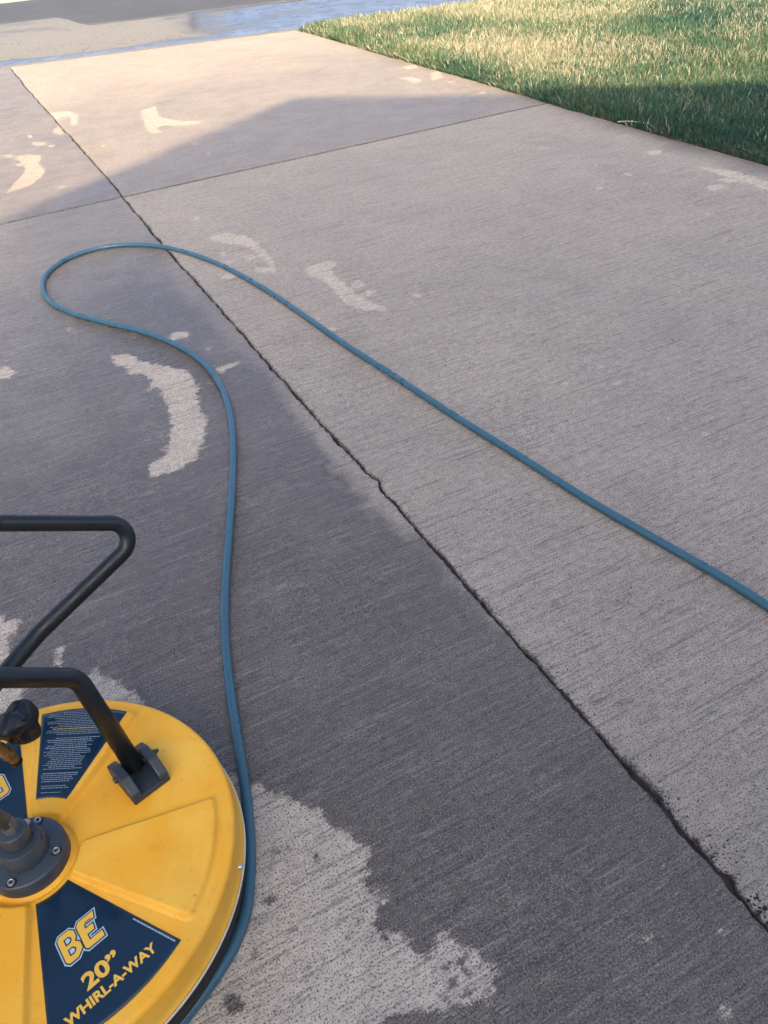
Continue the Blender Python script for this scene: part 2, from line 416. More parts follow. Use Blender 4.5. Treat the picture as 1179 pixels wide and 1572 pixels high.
def slab(xa, xb, ya, yb, side):
    near = side.startswith('near')
    fx = .012 if near else .022
    if side.endswith('left'): xs = graded(xa, xb, -.55, 9, fx, .10)
    else: xs = graded(xa, xb, -9, 9, fx, .10)
    ys = np.concatenate([graded(ya, .10, 9, 9, .1, .14)[:-1], graded(.10, 1.7, -9, 9, .0065, .1)[:-1], graded(1.7, yb, -9, 9, .011, .1)]) if near else graded(ya, yb, .0, 9, .024, .12)
    prof = [(0, 0), (.0012, -.0006), (.0024, -.0022), (.003, -.006), (.003, -.05)]     # rounded arris: inset from the edge, depth
    def ext(a):
        lo = [a[0]+o for o, _ in prof[::-1]]; hi = [a[-1]-o for o, _ in prof]
        lo = [a[0]+(.003-o) for o, _ in prof]; hi = [a[-1]-(.003-o) for o, _ in prof]
        core = a[(a > a[0]+.006) & (a < a[-1]-.006)]
        return np.array(lo[::-1]+list(core)+hi), np.array([z for _, z in prof[::-1]]+[0]*len(core)+[z for _, z in prof])
    X1, zx = ext(xs); Y1, zy = ext(ys)
    X, Y = np.meshgrid(X1, Y1, indexing='ij'); Z = np.minimum(zx[:, None], zy[None, :])+0*X
    S = np.clip((Y-ya)/(yb-ya), 0, 1)
    if not near:                                           # the street end is skewed
        Y = ya+(Y-ya)*((lip_y(X)-.006-ya)/(yb-ya))
    # ragged long joint
    if side.endswith('left'):
        dx = joint_w(Y)-joint_gap(Y, 40); X = X+dx*np.clip(1-(xb-X)/.10, 0, 1)
    else:
        dx = joint_w(Y)+joint_gap(Y, 60)+spall(Y); X = X+dx*np.clip(1-(X-xa)/.10, 0, 1)
    Z = Z+.0012*fbm(X*3, Y*3, 77)*(Z > -.001)
    P2 = np.stack([X.ravel(), Y.ravel()], -1)
    dry = sd_union(P2, DRY); dark = sd_union(P2, DARK)
    jd = np.abs(X-JX-joint_w(Y))-joint_gap(Y, 50)-.001-.022*np.clip(fbm(Y*9, X*0, 8), 0, 1)*sstep(1.3, .3, Y)*(X > JX)
    jt = np.abs(Y-JY)-.011
    w = wet_light_field(X, Y, side)
    return gridmesh('concrete_slab', np.stack([X, Y, Z], -1), CONC, drive, attrs=dict(dry=dry, dark=dark, wet_light=w, joint=np.minimum(jd, jt), fade=np.full_like(X, 1.0 if near else .55)))
slab(EDGE_L, JX, -4.47, JY-.007, 'near_left')
slab(JX, EDGE_R, -4.47, JY-.007, 'near_right')
slab(EDGE_L, JX, JY+.007, 8.10, 'far_left')
slab(JX, EDGE_R+.03, JY+.007, 8.10, 'far_right')
# dirt lying in the joints
yy = np.linspace(-4.4, 8.0, 1300); jj = joint_w(yy)
zf = -.0075+.0055*vnoise(yy*23, yy*0, 12)+.003*vnoise(yy*90, yy*0, 13)
dl = np.stack([np.stack([JX+jj+o, yy, zf+d], -1) for o, d in ((-.035, -.02), (-.012, -.003), (0, 0), (.012, -.003), (.035, -.02))], 0)
gridmesh('joint_dirt', dl, DIRT, drive)
xx = np.linspace(EDGE_L, EDGE_R, 300)
dt = np.stack([np.stack([xx, JY+o+0*xx, -.007+d+.002*vnoise(xx*30, xx*0, 2)], -1) for o, d in ((.025, -.012), (0, 0), (-.025, -.012))], 0)
gridmesh('joint_dirt', dt, DIRT, drive)

# crumbs of dirt and grit broken out along the joint
def crumbs():
    V = []; F = []
    def one(x, y, r, z=0):
        n = 9; b = len(V); a0 = random.random()*6
        for k in range(n):
            a = a0+2*math.pi*k/n; q = r*random.uniform(.45, 1.2)
            V.append((x+q*math.cos(a), y+.8*q*math.sin(a), z-.0006))
        V.append((x+r*random.uniform(-.3, .3), y+r*random.uniform(-.3, .3), z+r*random.uniform(.35, .7)))
        for k in range(n): F.append((b+k, b+(k+1) % n, b+n))
    for i in range(300):
        y = random.uniform(.12, 3.2)**1.0; s = 1 if random.random() < .6 else -1
        x = JX+float(joint_w(y))+s*(.005+abs(random.gauss(0, .010)))
        one(x, y, random.uniform(.0008, .0026))
    for px, py, r in ((1018,1228,.0075),(1026,1224,.006),(1008,1222,.006),(1032,1240,.005),(1068,1288,.006),(1094,1313,.0085),(1110,1335,.006),(1085,1284,.005),(1070,1290,.004),(1157,1385,.009),(1178,1412,.016),(1172,1400,.007),(1068,1365,.005),(965,1206,.0045),(480,652,.003),(628,792,.005),(635,800,.003),(1030,1252,.005),(1040,1262,.004),(1000,1232,.005),(1052,1258,.005)):
        g = ground(px, py)
        for k in range(12): one(g[0]+random.gauss(0, r*.7), g[1]+random.gauss(0, r*.7), r*random.uniform(.12, .42))
    for i in range(70):
        y = random.uniform(.2, .45); x = JX+float(joint_w(y))+.008+abs(random.gauss(0, .022)); one(x, y, random.uniform(.001, .0032))
    return V, F
V, F = crumbs()
tag(mesh('grit', V, F, DIRT, None, False), 'dark crumbs of grit scattered along the cracked driveway joint', 'grit', 'stuff')

# ------------------------------------------------------------------ gutter and street
def gutter_material():
    t = NT('wet_gutter_concrete'); c = t.coord()
    v = t.attr('v'); wet_light = t.attr('wet_light'); n = t.noise(c, 6, 5, .6); f = t.noise(c, 60, 4, .6)
    w = t.ramp(t.math('ADD', wet_light, t.math('MULTIPLY', t.math('SUBTRACT', n, .5), .5)), 0.30, .66)
    dry = t.mix(t.ramp(f, .3, .7), (.115, .120, .122), (.170, .174, .172))
    wetc = t.mix(t.ramp(f, .3, .7), (.045, .052, .060), (.075, .084, .094))
    col = t.mix(w, dry, wetc)
    spk = t.math('MULTIPLY', t.ramp(t.noise(c, 22, 2, .5), .60, .68), t.ramp(t.noise(c, 3, 3), .42, .58))
    col = t.mix(t.math('MULTIPLY', spk, .8), col, (.05, .05, .055))
    st = t.attr('stain_reflection'); col = t.mix(t.math('MULTIPLY', st, t.ramp(n, .3, .6, .6, 1)), col, (.05, .05, .05))
    t.set(Base_Color=col, Roughness=t.fmix(w, .8, t.ramp(n, .35, .65, .14, .30)), Specular_IOR_Level=.5)
    t.bump(t.math('ADD', f, t.math('MULTIPLY', n, .5)), .10, .006); return t.m
GUT = gutter_material()
us = np.concatenate([np.arange(-8, -1, .25), np.arange(-1, 6, .04), np.arange(6, 14, .25)])
prof = [(0, -.05), (.0, -.002), (.006, .001), (.10, .001), (.125, -.002), (.135, -.012), (.15, -.024), (.19, -.034), (.3, -.05), (.5, -.062), (.8, -.066), (1.2, -.055), (1.7, -.03), (2.05, -.012), (2.45, -.010), (4.30, -.008), (4.35, -.06)]
pv = []
for (a, za), (b, zb) in zip(prof[:-1], prof[1:]):
    k = max(1, int((b-a)/.05))
    for i in range(k): pv.append((a+(b-a)*i/k, za+(zb-za)*i/k))
pv.append(prof[-1])
U, K = np.meshgrid(us, np.arange(len(pv)), indexing='ij'); Vv = np.array([p[0] for p in pv])[K]; Zv = np.array([p[1] for p in pv])[K]
th = math.atan(-.205); du = np.array([math.cos(th), math.sin(th)]); dv = np.array([-math.sin(th), math.cos(th)])
GX = .5+U*du[0]+Vv*dv[0]; GY = 8.10+.002+U*du[1]+Vv*dv[1]
bound = .85+.16*fbm(U*1.3, U*0, 31)+.08*fbm(U*5, Vv*2, 33)+1.6*sstep(1.7, 2.6, U)      # how far the water reaches from the lip
dryb = sstep(2.9+.5*fbm(U*0, Vv*2.5, 41), .8, U)*sstep(.55, 1.0, Vv+.15*fbm(U*2, Vv*3, 34))*(1-.5*sstep(.9, -.6, U)*sstep(1.5, 2.2, Vv))
wetv = np.where(Vv < .13, .30, .72-.55*dryb+.25*fbm(U*2.2, Vv*5, 35))
stk = .8*sstep(.1, .5, fbm(U*4, Vv*3, 37))*np.exp(-((U-3.5)/.35)**2)*sstep(1.0, 1.3, Vv)+.85*np.exp(-((Vv-.150)/.022)**2)+.35*np.exp(-((Vv-.012)/.012)**2)+np.exp(-((U-1.74-.1*(Vv-1.2))/.05)**2)*sstep(1.0, 1.4, Vv)*.9+np.exp(-((U-2.20-.12*(Vv-1.3))/.022)**2)*sstep(1.2, 1.5, Vv)+np.exp(-((U-2.27-.12*(Vv-1.3))/.016)**2)*sstep(1.3, 1.6, Vv)*.7  # stains and dark lip lines, plus reflections in the water painted as narrow streaks
gridmesh('gutter', np.stack([GX, GY, Zv], -1), GUT, None, attrs=dict(v=Vv, wet_light=wetv, stain_reflection=stk))
tag(bpy.data.objects['gutter'], kind='structure')

def asphalt_material():
    t = NT('asphalt'); c = t.coord(); f = t.noise(c, 160, 3, .6); n = t.noise(c, 1.5, 4)
    col = t.mix(t.ramp(f, .3, .7), (.026, .034, .046), (.055, .066, .084)); col = t.mix(t.ramp(n, .35, .7, 0, .4), col, (.066, .076, .092))
    t.set(Base_Color=col, Roughness=.8); t.bump(f, .6, .006); return t.m
ASPH = asphalt_material()
ue = np.concatenate([np.arange(-30, -1, 1.0), np.arange(-1, 6, .05), np.arange(6, 40, 1.0)])
# its near edge is a ragged lap over the concrete that swings away at the left
ev = 2.12+.06*fbm(ue*1.5, ue*0, 6)+.03*fbm(ue*6, ue*0, 7)+1.05*sstep(.78, .30, ue)
rows = []
for k, (o, z) in enumerate(((0, -.015), (.02, .002), (.06, .006), (1.2, .012), (2.55, .02))):
    vv = ev+o if k < 3 else np.full_like(ue, 2.12)+o+(1.2 if k == 3 else .55)
    rows.append(np.stack([.5+ue*du[0]+vv*dv[0], 8.102+ue*du[1]+vv*dv[1], 0*ue+z], -1))
street = gridmesh('street', np.stack(rows, 0)[:, ::-1], ASPH); tag(street, kind='structure')
far = [(-40, 5.2, .016), (60, 5.2, .016), (60, 9.5, .03), (-40, 9.5, .03)]
FARC = simple('far_gutter_concrete', (.34, .32, .27), .8, var=.12, scale=3)
def uvp(u, v, z): return (.5+u*du[0]+v*dv[0], 8.102+u*du[1]+v*dv[1], z)
tag(mesh('far_gutter', [uvp(*q) for q in far], [(0, 1, 2, 3)], FARC), kind='structure')
under = [(-40, 2.3, -.05), (60, 2.3, -.05), (60, 9.6, -.05), (-40, 9.6, -.05)]
GRD = NT('earth'); _c = GRD.coord(); GRD.set(Base_Color=GRD.mix(GRD.noise(_c, 2, 4), (.06, .07, .03), (.13, .12, .07)), Roughness=.95); GRD = GRD.m
tag(mesh('ground', [(-400, -400, -.14), (400, -400, -.14), (400, 400, -.14), (-400, 400, -.14)], [(0, 1, 2, 3)], GRD), kind='structure')

# ------------------------------------------------------------------ lawn
def lawn_edge(y): return 2.997+.03*sstep(3.9, 7.0, y)+.020*fbm(np.asarray(y)*2.5, np.asarray(y)*0, 51)+.006*fbm(np.asarray(y)*13, np.asarray(y)*0, 52)
SOIL = NT('lawn_soil'); _c = SOIL.coord(); SOIL.set(Base_Color=SOIL.mix(SOIL.noise(_c, 25, 5), (.035, .045, .018), (.12, .10, .055)), Roughness=.95); SOIL.bump(SOIL.noise(_c, 60, 4), .8, .01); SOIL = SOIL.m
ly = np.concatenate([np.arange(-6, 1.5, .3), np.arange(1.5, 8.2, .03)]); lu = np.array([0, .004, .02, .05, .1, .2, .4, .7, 1, 1.5, 2, 3, 4, 5, 6, 8, 12, 20])
LY, LU = np.meshgrid(ly, lu, indexing='ij'); LX = lawn_edge(LY)+LU
LYs = np.minimum(LY, lip_y(LX)+.0-.01)
LZ = np.where(LU < .003, -.06, .004+.030*sstep(0, .12, LU)+.010*fbm(LX*2, LY*2, 61)*sstep(0, .3, LU))
tag(gridmesh('lawn', np.stack([LX, LYs, LZ], -1), SOIL), kind='structure')

def grass_material():
    t = NT('grass_blades'); a = t.n('ShaderNodeAttribute', attribute_name='tint'); tr = t.n('ShaderNodeBsdfTranslucent')
    t.l(a.outputs['Color'], tr.inputs['Color']); t.l(a.outputs['Color'], t.b.inputs['Base Color']); t.set(Roughness=.5, Specular_IOR_Level=.35)
    mx = t.n('ShaderNodeMixShader'); mx.inputs[0].default_value = .24
    out = [n for n in t.t.nodes if n.type == 'OUTPUT_MATERIAL'][0]
    t.l(t.b.outputs[0], mx.inputs[1]); t.l(tr.outputs[0], mx.inputs[2]); t.l(mx.outputs[0], out.inputs[0]); return t.m
GRASS = grass_material()
def grass():
    N = 1150000
    x = rng.uniform(2.97, 8.6, N); y = rng.uniform(1.3, 7.75, N)
    ed = lawn_edge(y); u = x-ed
    keep = (u > -.004) & (y < lip_y(x)-.03)
    px, py, zz = project(np.stack([x, y, 0*x+.03], -1)); keep &= (px > -50) & (px < 1480) & (py > -130) & (py < 420)
    dist = np.hypot(x, y); keep &= rng.random(N) < np.clip(3.6/dist, .35, 1)**.6
    keep &= rng.random(N) < .62+.38*sstep(-.25, .15, fbm(x*2.2, y*2.2, 70))
    x, y, u = x[keep], y[keep], u[keep]; n = len(x); print('blades', n)
    zb = .0+.030*sstep(0, .12, u)
    h = rng.gamma(7, .0058, n)*(.85+.35*fbm(x*1.6, y*1.6, 71)); h = np.clip(h, .014, .095)
    clump = fbm(x*5, y*5, 72); az = rng.uniform(0, 2*np.pi, n)+clump*1.5; lean = np.abs(rng.normal(.40, .32, n))+.05
    # at the edge blades lean out over the concrete
    out = (u < .05) & (rng.random(n) < .6); az = np.where(out, np.pi+rng.normal(0, .7, n), az); lean = np.where(out, lean+.15, lean)
    wd = rng.uniform(.0011, .0023, n)*np.clip(np.hypot(x, y)/4.2, 1, 1.7)
    da = np.stack([np.cos(az), np.sin(az)], -1); fa = rng.uniform(0, np.pi, n); sd = np.stack([np.cos(fa), np.sin(fa)], -1)
    base = np.stack([x, y], -1)
    def ring(t, w):
        c = base+da*(h*lean*t**1.8)[:, None]; z = zb-.004+h*t*np.sqrt(np.clip(1-(lean*t*.55)**2, .2, 1))
        return np.concatenate([c-sd*(wd*w)[:, None], z[:, None]], 1), np.concatenate([c+sd*(wd*w)[:, None], z[:, None]], 1)
    a0, b0 = ring(0, .9); a1, b1 = ring(.5, 1.0); tp, _ = ring(1.0, 0)
    V = np.stack([a0, b0, a1, b1, tp], 1).reshape(-1, 3)
    i = np.arange(n)*5
    tris = np.stack([i, i+1, i+3, i, i+3, i+2, i+2, i+3, i+4], -1).reshape(-1, 3)
    me = bpy.data.meshes.new('grass_blades'); me.vertices.add(len(V)); me.vertices.foreach_set('co', V.reshape(-1).astype(np.float32))
    me.loops.add(tris.size); me.loops.foreach_set('vertex_index', tris.reshape(-1).astype(np.int32))
    me.polygons.add(len(tris)); me.polygons.foreach_set('loop_start', (np.arange(len(tris))*3).astype(np.int32)); me.update(calc_edges=True)
    # colour of each blade: lush, yellowing or straw in patches, plus painted sun and shade along y
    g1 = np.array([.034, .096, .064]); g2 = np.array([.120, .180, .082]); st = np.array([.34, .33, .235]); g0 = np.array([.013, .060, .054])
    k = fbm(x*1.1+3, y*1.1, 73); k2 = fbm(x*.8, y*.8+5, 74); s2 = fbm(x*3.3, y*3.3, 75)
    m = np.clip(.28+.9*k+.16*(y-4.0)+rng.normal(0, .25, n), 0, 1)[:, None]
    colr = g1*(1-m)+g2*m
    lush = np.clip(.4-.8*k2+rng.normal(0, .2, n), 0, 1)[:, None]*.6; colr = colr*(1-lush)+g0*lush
    ps = np.clip(.36+.70*k2+.35*s2+.10*(y-4.6), .02, .85); ps = ps*(.25+.75*sstep(3.3, 4.6, y+.25*u))*(.5+.5*sstep(.05, .35, u))  # straw share follows the shadow edge: sun and shade painted into the blades
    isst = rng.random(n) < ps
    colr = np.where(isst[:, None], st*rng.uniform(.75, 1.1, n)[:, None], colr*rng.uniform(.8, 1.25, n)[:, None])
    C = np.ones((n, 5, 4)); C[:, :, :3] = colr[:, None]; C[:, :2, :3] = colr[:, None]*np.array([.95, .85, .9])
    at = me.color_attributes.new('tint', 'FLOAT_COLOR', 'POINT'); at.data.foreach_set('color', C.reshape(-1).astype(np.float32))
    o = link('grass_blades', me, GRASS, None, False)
    tag(o, 'green and straw coloured lawn grass growing beside the concrete driveway', 'grass', 'stuff')
grass()
# a pale twig on the lawn's edge
STRAW = simple('bleached_twig', (.60, .54, .46), .7, var=.2)
_a, _b = ground(948, 187, .012), ground(996, 190, .016)
tag(tube('twig', catmull([_a, _a*.6+_b*.4+np.array([0, 0, .006]), _b], 8), np.array([.0022]*8+[.003]*8+[.0015]), STRAW, None, 8), 'thin bleached twig lying at the edge of the grass', 'twig')

# ------------------------------------------------------------------ the hose
HP = [(1330,1036),(1230,966),(1179,931),(1100,881),(1000,824),(900,766),(800,702),(700,640),(600,574),(530,529),(470,487),(400,440),(330,403),(260,381),(200,376),(150,382),(105,397),(76,417),(65,438),(76,463),(110,481),(160,495),(220,510),(275,532),(315,560),(340,595),(354,640),(358,690),(356,760),(351,830),(346,900),(345,950),(348,1010),(355,1070),(364,1130),(374,1190),(380,1240),(384,1300),(383,1350),(377,1402),(359,1452),(328,1503),(291,1553),(250,1600),(195,1650)]
HR = .0085
hp = np.array([ground(x, y, HR) for x, y in HP])
# it goes on behind the photographer, and round the cleaner to its inlet side
tail = np.array([[1.12, .42, HR], [1.30, .05, HR], [1.55, -.6, HR], [1.7, -1.6, HR]])[::-1]
end = np.array([[-.33, .345, HR], [-.47, .37, HR], [-.60, .46, HR], [-.75, .50, HR], [-.95, .45, HR]])
path = catmull(np.vstack([tail, hp[1:], end]), 10)
sl = np.cumsum(np.r_[0, np.hypot(*np.diff(path[:, :2], axis=0).T)])
path[:, 2] += .0006+.0006*vnoise(sl*4, sl*0, 90)
tag(tube('hose', path, HR*(1+.012*vnoise(sl*15, sl*0, 91)), HOSE, None, 20), 'long blue pressure washer hose looping over the concrete driveway', 'hose')

# ------------------------------------------------------------------ the surface cleaner
DC = np.array([-.252, .680, .119]); TX, TY = -.028, -.038           # middle of the deck top and its tilt
DR = .270; H_SK = .050
en = Vector((-TX, -TY, 1)).normalized(); e1 = Vector((1, 0, TX)).normalized(); e2 = en.cross(e1)
DM = Matrix.Identity(4)
for i in range(3):
    DM[i][0] = e1[i]; DM[i][1] = e2[i]; DM[i][2] = en[i]; DM[i][3] = DC[i]
DMI = DM.inverted()
cl = tag(empty('surface_cleaner', (DC[0], DC[1], 0)), 'round yellow pressure washer surface cleaner standing on the concrete', 'surface cleaner')
PIM = Matrix.Translation((-DC[0], -DC[1], 0))
def deckpart(o, parent=None):
    """mesh given in the deck's own frame -> child of the cleaner (or of a part)"""
    o.data.transform(PIM@DM); o.parent = parent or cl; return o
def worldpart(o, parent=None):
    o.data.transform(PIM); o.parent = parent or cl; return o
A0 = math.radians(17)                                               # direction of the handle bracket's sector
rs = np.concatenate([[.02, .040, .0500, .0515, .053, .055, .057, .059, .061, .063, .065, .067, .070], np.arange(.0725, .236, .0035), np.arange(.236, .262, .0016)])
rim = [(.262+.008*math.sin(t), -.008*(1-math.cos(t))) for t in np.linspace(.12, math.pi/2, 8)]
RR = np.r_[rs, [r for r, _ in rim], [.2708, .2714, .272, .2735, .2745, .2735]]; NR = len(rs)
ZZ = np.r_[np.zeros(NR), [z for _, z in rim], [-.020, -.034, -.044, -.0465, -.0485, -.050]]
TH = np.linspace(0, 2*np.pi, 1080, endpoint=False)
T2, R2 = np.meshgrid(TH, RR, indexing='ij'); Z2 = np.broadcast_to(ZZ, T2.shape).copy()
def panel_sd(R, T, cen, half=math.radians(19.6), r0=.063, r1=.2465, rc=.008):
    a = np.abs((T-cen+np.pi) % (2*np.pi)-np.pi); s = R*np.sin(np.clip(half-a, -1.2, 1.2)); q = np.stack([rc-s, rc-(r1-R), rc-(R-r0)], -1)
    qx = np.maximum(q[..., 0], 0); qy = np.maximum(np.maximum(q[..., 1], q[..., 2]), 0)
    return rc-np.hypot(qx, qy)-np.where((qx == 0) & (qy == 0), np.max(q, -1), 0)
for k in (-1, 1, 3, 5):
    sdv = panel_sd(R2, T2, A0+k*math.pi/4); Z2 += .0095*sstep(-.004, .004, sdv)*(R2 < .2615)
Z2 += -.0030*np.exp(-((R2-.0560)/.0022)**2)+.0022*np.exp(-((R2-.0515)/.002)**2)
Z2 += .0004*fbm(R2*np.cos(T2)*18, R2*np.sin(T2)*18, 15)*(R2 < .25)
deck = deckpart(gridmesh('deck', np.stack([R2*np.cos(T2), R2*np.sin(T2), Z2], -1), YEL, closed_u=True))
deckpart(lathe('edge_trim', [(.2742, -.0502), (.2764, -.0502), (.2764, -.0522), (.2742, -.0522), (.2742, -.0502)], TRIMM, seg=160))
sk = deckpart(lathe('skirt', [(.2715, -.0505), (.2730, -.056), (.2725, -.072), (.268, -.098), (.262, -.1), (.262, -.0505), (.2715, -.0505)], RUBBER, seg=160))
# a little bolt that holds the skirt
for px, py in ((364, 1341),):
    q = DMI@Vector(along(px, py, 1.18)); a = math.atan2(q.y, q.x)
    M4 = Matrix.Rotation(a, 4, 'Z')@Matrix.Translation((.2722, 0, -.040))@Matrix.Rotation(math.pi/2, 4, 'Y')
    deckpart(lathe('skirt_bolt', [(0, .004), (.003, .004), (.0038, .003), (.0038, -.001), (0, -.001)], STEEL, M4, seg=12))

def sector(name, cen, a0, a1, r0, r1, z, mat, na=24, nr=12, skew=0):
    """flat sticker bounded by two straight sides and two arcs, deck frame"""
    A = np.linspace(a0, a1, na); R = np.linspace(r0, r1, nr); P = np.zeros((na, nr, 3))
    for i, a in enumerate(A):
        for j, r in enumerate(R):
            P[i, j] = (r*math.cos(cen+a), r*math.sin(cen+a), z)
    # thin sheet with thickness
    o = gridmesh(name, P, mat)
    m = o.modifiers.new('thickness', 'SOLIDIFY'); m.thickness = .0004; m.offset = 1
    return o
def text_mesh(body, size, offset, shear=0.0, spacing=1.0):
    cu = bpy.data.curves.new('lettering', 'FONT'); cu.body = body; cu.size = size; cu.offset = offset; cu.shear = shear; cu.space_character = spacing
    cu.align_x = 'CENTER'; cu.extrude = .00008; cu.resolution_u = 6
    o = bpy.data.objects.new('lettering', cu); COL.objects.link(o); bpy.context.view_layer.update()
    me = bpy.data.meshes.new_from_object(o.evaluated_get(bpy.context.evaluated_depsgraph_get()))
    bpy.data.objects.remove(o, do_unlink=True); return me
def fit_text(name, body, u0, u1, v0, v1, rot, z, mat, parent, off, shear=0.0, base=None):
    """lettering stretched to a box of the label: u along the rim, v towards the hub"""
    me = text_mesh(body, 1.0, off, shear); co = np.zeros(len(me.vertices)*3); me.vertices.foreach_get('co', co); co = co.reshape(-1, 3)
    lo, hi = (co.min(0), co.max(0)) if base is None else base
    q = np.zeros_like(co); q[:, 0] = u0+(co[:, 0]-lo[0])/(hi[0]-lo[0])*(u1-u0); q[:, 1] = v0+(co[:, 1]-lo[1])/(hi[1]-lo[1])*(v1-v0); q[:, 2] = z+co[:, 2]
    cs, sn = math.cos(rot), math.sin(rot); q = np.stack([q[:, 0]*cs-q[:, 1]*sn, q[:, 0]*sn+q[:, 1]*cs, q[:, 2]], -1)
    me.vertices.foreach_set('co', q.reshape(-1)); me.update()
    o = link(name, me, mat, None, False); deckpart(o, parent); return lo, hi
def block_letters(rot, z, parent):
    """the two chamfered block letters with dark and pale outlines"""
    B = [(0, 4), (0, 33), (4, 37), (17, 37), (22, 32), (22, 24), (18.5, 20), (23.5, 15), (23.5, 7), (15, 0), (4, 0)]
    Bh = [[(8, 8), (8, 15), (13, 15), (15.5, 12.5), (15.5, 10), (13, 8)], [(8, 22), (8, 29), (13, 29), (15, 27), (15, 24), (13, 22)]]
    E = [(26, 3), (26, 33), (30, 37), (51, 37), (49, 29), (35, 29), (34.5, 23.5), (45, 23.5), (44, 16), (34, 16), (34, 8), (49, 8), (51, 8), (51, 0), (29, 0)]
    def place(pts): # mm -> label, slanted a little
        return [(-.0272+(x+.10*y)*.00096, -.1615+y*.00104) for x, y in pts]
    cs, sn = math.cos(rot), math.sin(rot)
    def offset(pts, d):
        P = np.array(pts, float); n = len(P); area = sum(P[i][0]*P[(i+1) % n][1]-P[(i+1) % n][0]*P[i][1] for i in range(n)); s = 1 if area > 0 else -1; out = []
        for i in range(n):
            a = P[i]-P[i-1]; b = P[(i+1) % n]-P[i]; a /= np.linalg.norm(a); b /= np.linalg.norm(b)
            na = np.array([a[1], -a[0]])*s; nb = np.array([b[1], -b[0]])*s; m = na+nb; m /= max(.5, (m@m)/2); out.append(P[i]+m*d)
        return out
    def fill(name, polys, mat, zz):
        bm = bmesh.new()
        for pts in polys:
            vs = [bm.verts.new((u*cs-v*sn, u*sn+v*cs, zz)) for u, v in pts]
            bm.faces.new(vs)
        bmesh.ops.triangulate(bm, faces=bm.faces[:]); bmesh.ops.recalc_face_normals(bm, faces=bm.faces[:])
        me = bpy.data.meshes.new(name); bm.to_mesh(me); bm.free(); o = link(name, me, mat, None, False)
        s_ = o.modifiers.new('thickness', 'SOLIDIFY'); s_.thickness = .00012; s_.offset = 0; deckpart(o, parent)
    fill('letter_outline', [place(offset(B, 3.0))], PALE, z+.0004); fill('letter_outline', [place(offset(E, 3.0))], PALE, z+.00055)
    fill('letter_outline', [place(offset(B, 1.5))], INK, z+.0008); fill('letter_outline', [place(offset(E, 1.5))], INK, z+.00095)
    fill('lettering', [place(B)], GOLD, z+.0012); fill('lettering', [place(E)], GOLD, z+.00121)
    fill('letter_counter', [place(offset(h, .9)) for h in Bh], INK, z+.0014); fill('letter_counter', [place(offset(h, -.7)) for h in Bh], PALE, z+.0016)
    fill('letter_counter', [place([(36.5, 30.0), (36.5, 31.0), (45, 31), (45, 30)])], INK, z+.0014)
def brand_label(cen):
    rot = cen+math.pi/2; z = .0006
    # straight sides run parallel to the ribs
    nu, nv = 40, 30; P = np.zeros((nu, nv, 3))
    for i in range(nu):
        t = i/(nu-1)*2-1
        for j in range(nv):
            s = j/(nv-1); r = .0650+s*(.2490-.0650); half = (math.radians(19.8)*r)+.0000
            a = t*half/r; P[i, j] = (r*math.cos(cen+a), r*math.sin(cen+a), z)
    o = gridmesh('label_sticker', P, NAVY); s_ = o.modifiers.new('thickness', 'SOLIDIFY'); s_.thickness = .0004; s_.offset = 0
    deckpart(o)
    zt = z+.0004
    block_letters(rot, zt, o)
    fit_text('lettering', '20\u201d', -.0235, .0215, -.2045, -.1835, rot, zt+.0003, GOLD, o, .036)
    fit_text('lettering', 'WHIRL-A-WAY', -.0575, .0590, -.2235, -.2105, rot, zt+.0003, GOLD, o, .036)
    # one line of minute white print down the side of the sticker
    bm = bmesh.new(); s = .178; r_ = random.Random(4)
    while s < .243:
        w = r_.uniform(.0012, .0042); a = cen+math.radians(19.8)-.0042/s
        d = Vector((math.cos(a), math.sin(a), 0)); n = Vector((-d.y, d.x, 0))
        c = d*s
        vs = [bm.verts.new(c+d*dx+n*dy+Vector((0, 0, zt+.0003))) for dx, dy in ((0, -.0009), (w, -.0009), (w, .0009), (0, .0009))]
        bm.faces.new(vs); s += w+r_.uniform(.0003, .0009)
    me = bpy.data.meshes.new('fine_print'); bm.to_mesh(me); bm.free(); deckpart(link('fine_print', me, PRINT, None, False), o)
brand_label(A0-math.pi/2); brand_label(A0+math.pi/2)
